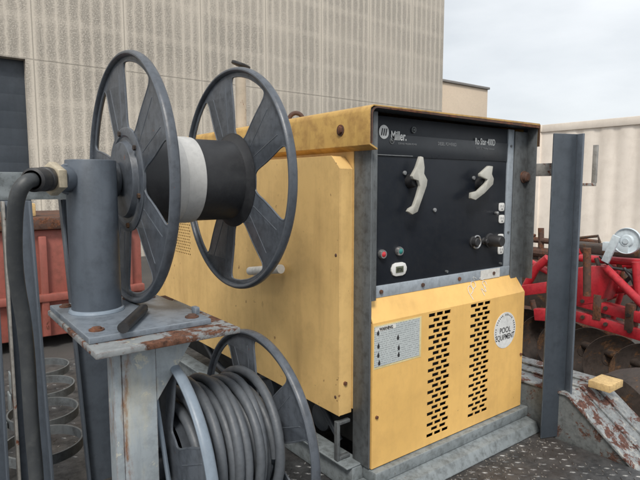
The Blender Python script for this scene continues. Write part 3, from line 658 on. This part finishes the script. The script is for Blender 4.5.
# ================================================================ REELS
AX_Y, AX_Z = 1.245, 1.622
def disc_windows(Rr, n=5, a0=70, w0=12.5, w1=20.5, r0=.41, r1=.925):
    hs = []
    for k in range(n):
        a = R_(a0 + 72 * k); pts = []
        for t in (-1, 0, 1): pts.append((r0 * Rr, a + t * R_(w0)))
        pts.append((.64 * Rr, a + R_((w0 + w1) / 2)))
        for t in (1, .5, 0, -.5, -1): pts.append((r1 * Rr, a + t * R_(w1)))
        pts.append((.64 * Rr, a - R_((w0 + w1) / 2)))
        hs.append(chaikin([(r_ * math.cos(q), r_ * math.sin(q)) for r_, q in pts], 3))
    return hs
def reel_disc(x, yc, zc, Rr, parent, side, mat='reel', a0=70, rim_mat=None):
    # local x -> -Y, local y -> Z ; side -1: outer face towards -X
    F = faceX(x, yc, zc); b = MB(); hs = disc_windows(Rr, a0=a0)
    n = 96; b.plate([(Rr * .985 * math.cos(2 * math.pi * i / n), Rr * .985 * math.sin(2 * math.pi * i / n)) for i in range(n)], hs, .0034, F, .001)
    d = b.build('reel_disc', M[mat], parent, ang=30)
    b = MB(); b.torus((x, yc, zc), (1, 0, 0), Rr - .0065, .0066, n=96, k=14, sx=1.7); b.build('rim', M[rim_mat or mat], d)
    b = MB()      # folded lips round the windows and pressed ribs of the spokes
    for h in hs:
        pts3 = [F @ Vector((p[0], p[1], 0)) for p in h]; pts3.append(pts3[0]); b.tube(pts3, .0026, 6)
    for k in range(5):
        a = R_(a0 - 36 + 72 * k)
        for s_ in (-1, 1):
            pp = [F @ Vector((Rr * rr * math.cos(a + s_ * R_(da)), Rr * rr * math.sin(a + s_ * R_(da)), 0)) for rr, da in ((.44, 7), (.60, 8), (.84, 9))]
            b.tube([p + Vector((side * .0002, 0, 0)) for p in pp], .0024, 8)
            b.sphere(pp[0], .0024); b.sphere(pp[-1], .0024)
    b.build('pressed_rib', M[mat], d)
    return d
RL = thing('hose_reel', (.50, AX_Y, AX_Z - .277), 'upper empty grey reel with five spoked discs and a black drum with pale band', 'reel')
RR = .283
reel_disc(.398, AX_Y, AX_Z, RR, RL, -1); reel_disc(.668, AX_Y, AX_Z, RR - .001, RL, -1)
b = MB(); b.lathe([(.100, 0), (.100, .250), (.116, .263), (.120, .264)], (.401, AX_Y, AX_Z), (1, 0, 0), 64); drum = b.build('drum', M['drum'], RL)
b = MB(); b.lathe([(.1005, 0), (.1035, .002), (.1042, .022), (.1032, .024), (.1042, .026), (.104, .046), (.1045, .050), (.1035, .066), (.1005, .068)], (.480, AX_Y, AX_Z), (1, 0, 0), 64); b.build('tape_band', M['tape'], RL)
b = MB()      # dished centre plate with raised ring, facing -X
b.lathe([(.118, 0), (.118, .004), (.112, .007), (.100, .007), (.096, .004), (.088, .004), (.084, .016), (.060, .020), (.030, .020)], (.398, AX_Y, AX_Z), (-1, 0, 0), 72); b.build('hub_flange', M['reel'], RL)
for k in range(6):
    a = R_(60 * k + 20); MB().cyl((.392, AX_Y + .105 * math.cos(a), AX_Z + .105 * math.sin(a)), (.386, AX_Y + .105 * math.cos(a), AX_Z + .105 * math.sin(a)), .006, n=6).build('hub_bolt', M['rust_dark'], RL)
b = MB(); b.cyl((.352, AX_Y, AX_Z), (.385, AX_Y, AX_Z), .028, bev=.003); b.cyl((.362, AX_Y, AX_Z), (.374, AX_Y, AX_Z), .040, bev=.003); b.build('bearing', M['reel_dark'], RL)
b = MB(); b.cyl((.670, AX_Y, AX_Z), (.685, AX_Y, AX_Z), .060, bev=.003); b.cyl((.686, AX_Y, AX_Z), (.705, AX_Y, AX_Z), .02, bev=.003); b.build('end_cap', M['reel_dark'], RL)

LRY, LRZ, LRR = 1.072, 1.016, .252
RW = thing('cable_reel', (.50, LRY, LRZ - .252), 'lower grey spoked reel wound with thick grey cable, beneath the plate of the stand', 'reel')
reel_disc(.398, LRY, LRZ, LRR, RW, -1, 'reel', 50, 'blue_light'); reel_disc(.622, LRY, LRZ, LRR, RW, -1)
b = MB(); b.lathe([(.10, 0), (.10, .212)], (.408, LRY, LRZ), (1, 0, 0), 48); b.build('drum', M['reel_dark'], RW)
MB().cyl((.362, LRY, LRZ), (.395, LRY, LRZ), .035, bev=.003).build('bearing', M['reel_dark'], RW); MB().cyl((.624, LRY, LRZ), (.65, LRY, LRZ), .045, bev=.003).build('bearing', M['reel_dark'], RW)
# cable: two wound layers, loosely laid
b = MB(); cr_ = .0108; pts = []
rnd = random.Random(4); turns1 = 8.4; n = 36
off = [rnd.uniform(-.004, .004) for _ in range(60)]
def lerp_list(L, t): i = int(t); f = t - i; f = f * f * (3 - 2 * f); return L[i % 60] * (1 - f) + L[(i + 1) % 60] * f
for i in range(int(turns1 * n)):
    t = i / n; a = 2 * math.pi * t; x = .600 - (t / turns1) * .178; r_ = .124 + lerp_list(off, t * 1.7) * .5
    pts.append((x, LRY - r_ * math.cos(a), LRZ + r_ * math.sin(a)))
turns2 = 8.6; off2 = [rnd.uniform(-.010, .012) for _ in range(60)]; offx = [rnd.uniform(-.009, .009) for _ in range(60)]
for i in range(int(turns2 * n)):
    t = i / n; a = 2 * math.pi * (turns1 + t); g = .010 * math.sin(t / turns2 * 4.2)
    x = .420 + (t / turns2) * .182 + lerp_list(offx, t * 2.3); r_ = .150 + lerp_list(off2, t * 2.1) + g * .4
    x += .009 * math.sin(a + .8)
    left = turns2 - t
    if left < .45: r_ -= (.45 - left) * .12; x -= (.45 - left) * .03
    pts.append((x, LRY - r_ * math.cos(a), LRZ + r_ * math.sin(a)))
b.tube(pts, cr_, 12)
pl = []
for k in range(30):
    a = R_(60 + k * 6.2); r_ = .163 + .010 * math.sin(k / 29 * math.pi); pl.append((.47 + .003 * k, LRY - r_ * math.cos(a), LRZ + r_ * math.sin(a)))
tag(b.build('welding_cable', M['cable'], origin=(.5, LRY, LRZ - .15)), 'thick grey cable wound in loose turns round the lower reel', 'cable')

# ================================================================ REEL STAND
RS = thing('reel_stand', (.31, 1.15, ZD), 'blue grey steel stand with round post, rusty bolted plates and a chalky channel column', 'stand')
b = MB(); b.cyl((.308, 1.20, 1.340), (.308, 1.20, 1.662), .0505, n=64, bev=.002); b.build('post', M['blue'], RS)
b = MB(); b.torus((.308, 1.20, 1.341), (0, 0, 1), .051, .006, n=48, k=8); b.build('weld_bead', M['blue_light'], RS)
b = MB(); b.plate([(.238, .985), (.470, .985), (.470, 1.31), (.238, 1.31)], [], .012, Matrix.Translation((0, 0, 1.334)), .002)
b.box(.459, .470, 1.03, 1.05, 1.3405, 1.355, .002); b.build('upper_plate', paint('worn_plate', (.15, .175, .205), .42, .8, edge=.8, edgecol=(.42, .46, .50), streak=.4, chips=.34, chipcol=(.27, .29, .31), rust=.28, scale=1.8), RS)
b = MB(); b.box(.232, .508, .925, 1.32, 1.316, 1.3275, .002); b.build('lower_plate', M['plate_rust'], RS)
for x, y in ((.262, 1.03), (.262, 1.275), (.445, 1.015), (.445, 1.26), (.40, 1.275)): MB().lathe([(.014, 0), (.014, .0025), (.0095, .0027), (.0085, .006), (0, .0068)], (x, y, 1.340), (0, 0, 1), 24).build('bolt', M['rust'], RS)
b = MB()    # channel column: web facing the camera, flanges behind, gusset under the plate
b.box(.294, .358, .990, .998, ZD + .002, 1.3145, .002); b.box(.294, .302, .9985, 1.09, ZD + .002, 1.3145, .002); b.box(.350, .358, .9985, 1.09, ZD + .002, 1.3145, .002)
b.box(.278, .2935, .9925, 1.0, ZD + .002, 1.3145, .002)
b.build('column', M['column'], RS)
b = MB(); b.prism([(.3585, 1.314), (.445, 1.314), (.3585, 1.19)], .008, Matrix.Translation((0, 1.0, 0)) @ Matrix.Rotation(R_(90), 4, 'X'), .001)
b.build('gusset', M['column'], RS)
b = MB(); b.prism([(1.10, 1.314), (1.25, 1.314), (1.10, 1.15)], .008, Matrix.Translation((.318, 0, 0)) @ Matrix(((0, 0, 1, 0), (1, 0, 0, 0), (0, 1, 0, 0), (0, 0, 0, 1))), .001); b.build('gusset', M['blue'], RS)
b = MB(); b.tube([(.362, 1.01, ZD + .01), (.385, 1.01, 1.0), (.362, 1.012, 1.20)], .005, 8); b.build('brace', M['blue_light'], RS)
# pipe nipple on the post (left side)
b = MB(); b.cyl((.262, 1.19, 1.622), (.235, 1.165, 1.622), .026, bev=.002); b.torus((.262, 1.19, 1.622), (.73, .68, 0), .028, .005, n=30, k=8); b.build('pipe_nipple', M['blue'], RS)
# rubber grip bar lying on the plate
g0 = P(123, 328, Z=1.352); g1 = P(143, 309, Z=1.352)
b = MB(); b.tube([g0, g0.lerp(g1, .5), g1], .0105, 14); b.cyl(g1, g1 + (g1 - g0) * .12, .006); 
tag(b.build('grip_bar', M['rubber'], origin=(g0.x, g0.y, 1.3405)), 'short black rubber grip bar lying on the reel stand plate', 'handle')

# supply hose from the post down the left
hs = thing('supply_hose', (.05, 1.15, ZD), 'thick dark hose with rubber boot and brass nut hanging from the round post', 'hose')
n0 = P(64, 182, Y=1.165)
b = MB(); nd = Vector((-.70, -.36, 0)).normalized(); pN = Vector((.236, 1.166, 1.622))
b.cyl(pN, pN + nd * .020, .033, n=6, bev=.003); b.build('nut', M['brass'], hs)
p1 = P(52, 181, Y=1.13); 
b = MB(); e0 = pN + nd * .020; e1 = P(33, 180, Y=1.11)
b.lathe([(0, 0), (.020, 0), (.0235, .006), (.0235, .022), (.021, .024), (.0225, .030), (.0225, (e1 - e0).length), (.018, (e1 - e0).length + .004)], e0, e1 - e0, 28); b.build('rubber_boot', M['rubber'], hs)
path = [(33, 180, 1.11), (27, 181, 1.10), (19, 190, 1.10), (15, 208, 1.11), (14, 250, 1.13), (17, 285, 1.15), (24, 320, 1.16), (28, 360, 1.17), (30, 400, 1.17), (33, 440, 1.17), (36, 470, 1.17), (38, 510, 1.17), (37, 550, 1.17), (36, 580, 1.17)]
pp = [P(x, y, Y=Y) for x, y, Y in path]
b = MB(); b.tube(pp, .0138, 16, smooth=2); b.build('hose', M['hose'], hs)

# ================================================================ BOTTLE RACK (left)
BR = thing('steel_rack', (.15, 1.5, ZD), 'dark grey steel rack of channel posts with drilled top rail behind the hose', 'rack')
RY = 1.47
def chan_post(top, bottom, y, flange=True):
    """leaning post: (left x, right x) pixels at the top (y 200) and near the deck (y 480)"""
    zt, zb = 1.572, ZD + .002
    def xs(pa, pb):
        a, c = P(pa, 200, Y=y), P(pb, 480, Y=y); k = (c.x - a.x) / (c.z - a.z); return a.x + k * (zt - a.z), a.x + k * (zb - a.z)
    (lt, lb), (rt, rb) = xs(top[0], bottom[0]), xs(top[1], bottom[1])
    F = Matrix.Rotation(R_(90), 4, 'X'); T = lambda yy_: Matrix.Translation((0, yy_, 0)) @ F
    b = MB(); b.prism([(lt + .0065, zt), (lb + .0065, zb), (rb, zb), (rt, zt)], .006, T(y), .0015); b.prism([(rt - .007, zt), (rb - .007, zb), (rb, zb), (rt, zt)], .03, T(y - .0065), .0015); b.build('post', M['blue'], BR)
    b = MB(); b.prism([(lt, zt), (lb, zb), (lb + .006, zb), (lt + .006, zt)], .03, T(y), .0015); b.build('edge_flange', M['steel_edge'] if flange else M['blue'], BR)
chan_post((0, 29), (17, 52), RY); chan_post((-52, -8), (-38, 8), RY); chan_post((58, 98), (87, 118), RY + .1, False)
b = MB(); circ = lambda cx, cz, r: [(cx + r * math.cos(2 * math.pi * i / 24), cz + r * math.sin(2 * math.pi * i / 24)) for i in range(24)]
b.plate([(-.35, 1.575), (.36, 1.575), (.36, 1.640), (-.35, 1.640)], [circ(-.30 + k * .1, 1.607, .018) for k in range(5)], .006, faceY(RY + .02), .001)
b.box(-.35, .36, RY + .024, RY + .07, 1.634, 1.640, .001); b.build('top_rail', M['rail'], BR)
RINGS = ((.275, 1.74), (.32, 1.99), (.365, 2.24), (.40, 2.49), (.02, 1.80), (.06, 2.05), (.10, 2.30))
for k, (x, y) in enumerate(RINGS):
    bb = MB(); ri = .106
    bb.lathe([(ri, 0), (ri + .005, 0), (ri + .005, .03), (ri, .03), (ri, 0)], (x, y, ZD + .06), (0, 0, 1), 48)
    bb.build('cylinder_ring', M['frame'], BR)
for x, y in RINGS:
    b = MB(); b.box(x - .118, x - .112, y - .03, y + .03, ZD + .001, ZD + .085, .001); b.build('ring_support', M['rail'], BR)
b = MB(); b.lathe([(.028, 0), (.033, 0), (.033, .10), (.028, .10), (.028, .004), (0, .004)], P(112, 500, Z=ZD + .1) * 1 - Vector((0, 0, .1)), (0, 0, 1), 32)
tag(b.build('pipe_stub', M['silver'], origin=tuple(P(112, 500, Z=ZD + .1) - Vector((0, 0, .1)))), 'short open grey pipe stub standing at the foot of the chalky column', 'pipe')

# ================================================================ RIGHT POST
RP = thing('steel_post', (1.69, .9, ZD), 'tall dark blue grey channel post standing between the generator and the fender', 'post')
zt = 1.775; yy = .92
PM = Matrix.Translation((1.655, .932, 0)) @ Matrix.Rotation(R_(-22), 4, 'Z')
b = MB(); b.box(0, .088, -.006, 0, ZD + .002, zt, .002, PM); b.build('web', M['blue_dark'], RP)
b = MB(); b.box(.0885, .096, -.032, 0, ZD + .002, zt, .002, PM); b.build('flange', M['blue'], RP)
# strap from generator and L hook
a0 = P(533, 168, Y=.97); 
b = MB(); s0 = P(533, 176, Y=1.0); b.box(1.7095, 1.7155, .925, GY0 + .06, 1.640, 1.683, .002); b.build('strap', M['steel_edge'], RP)
h0 = P(584, 184, Y=yy - .02); h1 = P(593, 184, Y=yy - .02)
hk = P(595, 184, Y=yy - .007); b = MB(); b.box(1.735, hk.x, yy - .012, yy - .002, hk.z - .007, hk.z + .003, .001); b.box(hk.x - .014, hk.x, yy - .014, yy + .0, hk.z + .0035, hk.z + .135, .001); b.build('hook', M['steel_edge'], RP)

b = MB(); b.box(1.735, 1.80, 1.02, 1.12, ZD + .165, ZD + .17, 0); b.bm.free()
q = P(534, 415, Y=1.10); b = MB(); b.box(q.x - .045, q.x + .06, 1.08, 1.20, ZD + .001, ZD + .125, .012)
for k in range(4): b.box(q.x - .048, q.x - .0455, 1.10 + k * .025, 1.11 + k * .025, ZD + .02, ZD + .10, .001)
tag(b.build('rubber_block', M['rubber'], origin=(q.x, 1.14, ZD)), 'black rubber block on the deck between the generator base and the tall post', 'block')
# ================================================================ RED DISC HARROW
HX = 4.25
HR = thing('disc_harrow', (HX, 2.4, 0), 'red farm disc harrow with rusty concave blades parked beyond the trailer', 'farm implement')
def beam(p0, p1, w_, h_, name='frame_beam', mat='red', X=HX):
    """p0,p1: photo pixels of the beam's centre line on the plane X"""
    a, c = P(*p0, X=X), P(*p1, X=X); d = c - a; L = d.length; m = Matrix.Translation((a + c) / 2) @ rot_to(d)
    # keep section upright
    z = d.normalized(); xa = Vector((1, 0, 0)); ya = z.cross(xa).normalized(); m = Matrix.Translation((a + c) / 2) @ Matrix((xa, ya, z)).transposed().to_4x4()
    b = MB(); b.box(-w_ / 2, w_ / 2, -h_ / 2, h_ / 2, -L / 2, L / 2, .006, m); return b.build(name, M[mat], HR)
beam((560, 295.5), (720, 338), .09, .08); beam((560, 310.5), (720, 357), .09, .085)
for px in (540, 600, 660):
    pass
a1 = P(520, 300, X=HX + .5); 
beam((512, 292), (556, 286), .07, .09, X=HX - .1); beam((536, 314), (556, 315), .07, .10, X=HX - .1)
def pole(pts, r, mat='red', name='brace'):
    b = MB(); b.tube([P(x, y, X=X) for x, y, X in pts], r, 12); return b.build(name, M[mat], HR)
pole([(524, 290, HX), (536, 268, HX), (548, 258, HX)], .035)
pole([(606, 268, HX - .05), (650, 312, HX - .2)], .03); pole([(600, 268, HX + .3), (660, 262, HX + .3)], .03)
pole([(580, 258, HX + .1), (660, 264, HX + .1)], .030, name='frame_beam'); pole([(636, 262, HX), (639, 300, HX)], .03); pole([(600, 292, HX + .2), (660, 286, HX + .2)], .028)
pole([(545, 262, HX + .25), (580, 250, HX + .25)], .04)
b = MB(); c_ = [P(575, 268, X=HX - .05), P(600, 266, X=HX - .05), P(614, 272, X=HX - .05), P(600, 302, X=HX - .05), P(575, 306, X=HX - .05)]
b.prism([(p.y, p.z) for p in c_], .22, Matrix.Translation((HX - .05, 0, 0)) @ Matrix(((0, 0, 1, 0), (1, 0, 0, 0), (0, 1, 0, 0), (0, 0, 0, 1))), .005); b.build('weight_box', M['red'], HR)
b = MB(); q = P(587, 248, X=HX - .2); q2 = P(587, 296, X=HX - .2); b.cyl(q2, q, .028, n=16); b.build('screw_jack', M['rust'], HR)
b = MB(); rj = [P(605, 262, X=HX - .1), P(612, 246, X=HX - .1), P(617, 236, X=HX - .1)]
d = rj[2] - rj[0]; b.box(-.012, .012, -.028, .028, -d.length / 2, d.length / 2, .004, Matrix.Translation((rj[0] + rj[2]) / 2) @ rot_to(d)); b.build('winch_handle', M['jack'], HR)
wc = P(627, 241, X=HX)
b = MB(); b.lathe([(.0, .02), (.04, .02), (.05, .006), (.085, .006), (.095, .02), (.10, .0), (.095, -.01), (0, -.01)], wc, (-1, -.1, .05), 40); b.build('winch_drum', M['jack'], HR)
b = MB(); b.cyl(wc + Vector((-.03, 0, 0)), wc + Vector((.06, 0, 0)), .02); b.box(wc.x - .02, wc.x + .05, wc.y - .02, wc.y + .17, wc.z - .09, wc.z - .02, .004); b.build('winch_frame', M['jack'], HR)
pole([(560, 240, HX + .3), (598, 236, HX + .3), (600, 243, HX + .3)], .012, 'rust_dark', 'rod')
b = MB(); q = P(600, 248, X=HX + .35); b.box(q.x - .1, q.x + .15, q.y - .35, q.y + .25, q.z - .05, q.z + .03, .02); b.build('bearing_block', M['rust_dark'], HR)
b = MB(); q = P(622, 285, X=HX + .1); b.tube([q, q + Vector((0, -.1, .12)), q + Vector((0, -.3, .06)), q + Vector((0, -.35, -.1))], .016, 10, smooth=2); b.build('hydraulic_hose', M['rubber'], HR)
# blades: concave discs on gang shafts
def blade(c, ax, r):
    b = MB(); prof = [(0, .02), (.045, .02), (.05, -.0), (r * .4, .012), (r * .75, .045), (r, .09), (r, .096), (r * .75, .052), (r * .4, .020), (0, .012)]
    b.lathe(prof, c, ax, 48); b.build('disc_blade', M['rust_dark'], HR)
for k in range(9):
    cy = P(592, 352, X=HX - .1); blade((HX - .1 + .06 * k - .12, cy.y + .215 * k - .36, .31), (-.72, -.7, 0), .21)
b = MB(); cy = P(592, 352, X=HX - .1).y; b.tube([(HX - .5, cy - 1.2, .36), (HX + .5, cy + 2.0, .36)], .03); b.build('gang_shaft', M['rust_dark'], HR)
for dy in (-.7, .3, 1.1): MB().box(HX - .04 + .1 * dy, HX + .04 + .1 * dy, cy + dy - .03, cy + dy + .03, .38, .80, .005).build('gang_hanger', M['red'], HR)
# old tyre and scrap beyond the fender
b = MB(); q = P(640, 405, X=3.0)
b.lathe([(.18, -.11), (.30, -.12), (.36, -.08), (.37, 0), (.36, .08), (.30, .12), (.18, .11), (.17, 0), (.18, -.11)], (2.72, .98, .37), (.75, -.5, .2), 48)
tag(b.build('old_tyre', M['rust_dark'], origin=(2.72, .98, 0)), 'old dirty brown tyre leaning beyond the peeling fender', 'tyre')
SC = thing('scrap_frame', (5.2, 4.0, 0), 'rusty brown machine frame with pipes between the generator and the container', 'scrap metal')
def P3(x, y, X): return P(x, y, X=X)
for (pa, pb, r) in (((518, 238), (556, 242), .03), ((520, 250), (570, 256), .05), ((520, 232), (535, 236), .02), ((541, 228), (541, 262), .03), ((525, 262), (560, 268), .05), ((552, 236), (598, 242), .02)):
    b = MB(); b.tube([P3(*pa, 5.2), P3(*pb, 5.2)], r, 10); b.build('pipe', M['rust'], SC)
b = MB(); q = P3(545, 262, 5.4); b.box(5.2, 5.7, q.y - .8, q.y + .5, .0, q.z + .12, .03); b.build('casting', M['rust_dark'], SC)
b = MB(); q = P3(530, 312, 4.9); b.box(4.75, 5.1, q.y - .9, q.y + .6, 0, .35, .03); b.build('base_block', M['rust'], SC)
# more of the harrow: second gang of frames, clamps and hoses
for (pts_, rr_, mt_) in (([(600, 300, HX + .4), (648, 283, HX + .4)], .03, 'red'), ([(612, 322, HX + .3), (622, 290, HX + .3)], .022, 'red'), ([(618, 262, HX + .1), (628, 292, HX + .1)], .018, 'rust'),
                         ([(596, 258, HX), (606, 286, HX)], .016, 'rust_dark'), ([(530, 262, HX + .3), (556, 276, HX + .3)], .03, 'red'), ([(532, 300, HX + .3), (540, 330, HX + .3)], .025, 'rust'),
                         ([(624, 268, HX), (632, 278, HX), (640, 300, HX), (636, 318, HX)], .013, 'rubber'), ([(600, 256, HX), (612, 268, HX), (626, 270, HX), (650, 282, HX)], .012, 'rubber')):
    pole(pts_, rr_, mt_, 'hydraulic_hose' if mt_ == 'rubber' else 'brace')
for px, py in ((583, 301), (606, 308), (629, 315), (583, 317), (606, 324), (630, 331)):
    q = P(px, py, X=HX - .046); MB().cyl((q.x, q.y, q.z), (q.x - .018, q.y, q.z), .016, n=6).build('frame_bolt', M['rust_dark'], HR)
for px, py in ((600, 304), (632, 314)):
    q = P(px, py, X=HX); MB().box(HX - .052, HX + .052, q.y - .03, q.y + .03, q.z - .12, q.z + .08, .004).build('clamp_plate', M['rust'], HR)

# loose grit and paint flakes on the deck
rg = random.Random(11); b = MB()
for i in range(420):
    if rg.random() < .45: x, y = rg.uniform(.95, 1.69), GY0 - .08 - abs(rg.gauss(0, .05))
    elif rg.random() < .6: x, y = rg.uniform(1.0, 1.69), rg.uniform(.5, .98)
    else: x, y = rg.uniform(.0, .7), rg.uniform(1.3, 2.75)
    q = rg.uniform(.0012, .0042); a = rg.uniform(0, 6.3); z = ZD + .0004
    vv = [b.bm.verts.new((x + q * math.cos(a + k * 1.6 + rg.uniform(-.3, .3)), y + q * math.sin(a + k * 1.6), z)) for k in range(4)] + [b.bm.verts.new((x, y, z + q * .8))]
    for k in range(4): b.bm.faces.new((vv[k], vv[(k + 1) % 4], vv[4]))
tag(b.build('grit', paint('pale_grit', (.15, .135, .12), .8, .9, scale=6), origin=(1.3, .9, ZD)), 'loose grit and paint flakes scattered over the trailer deck', kind='stuff')
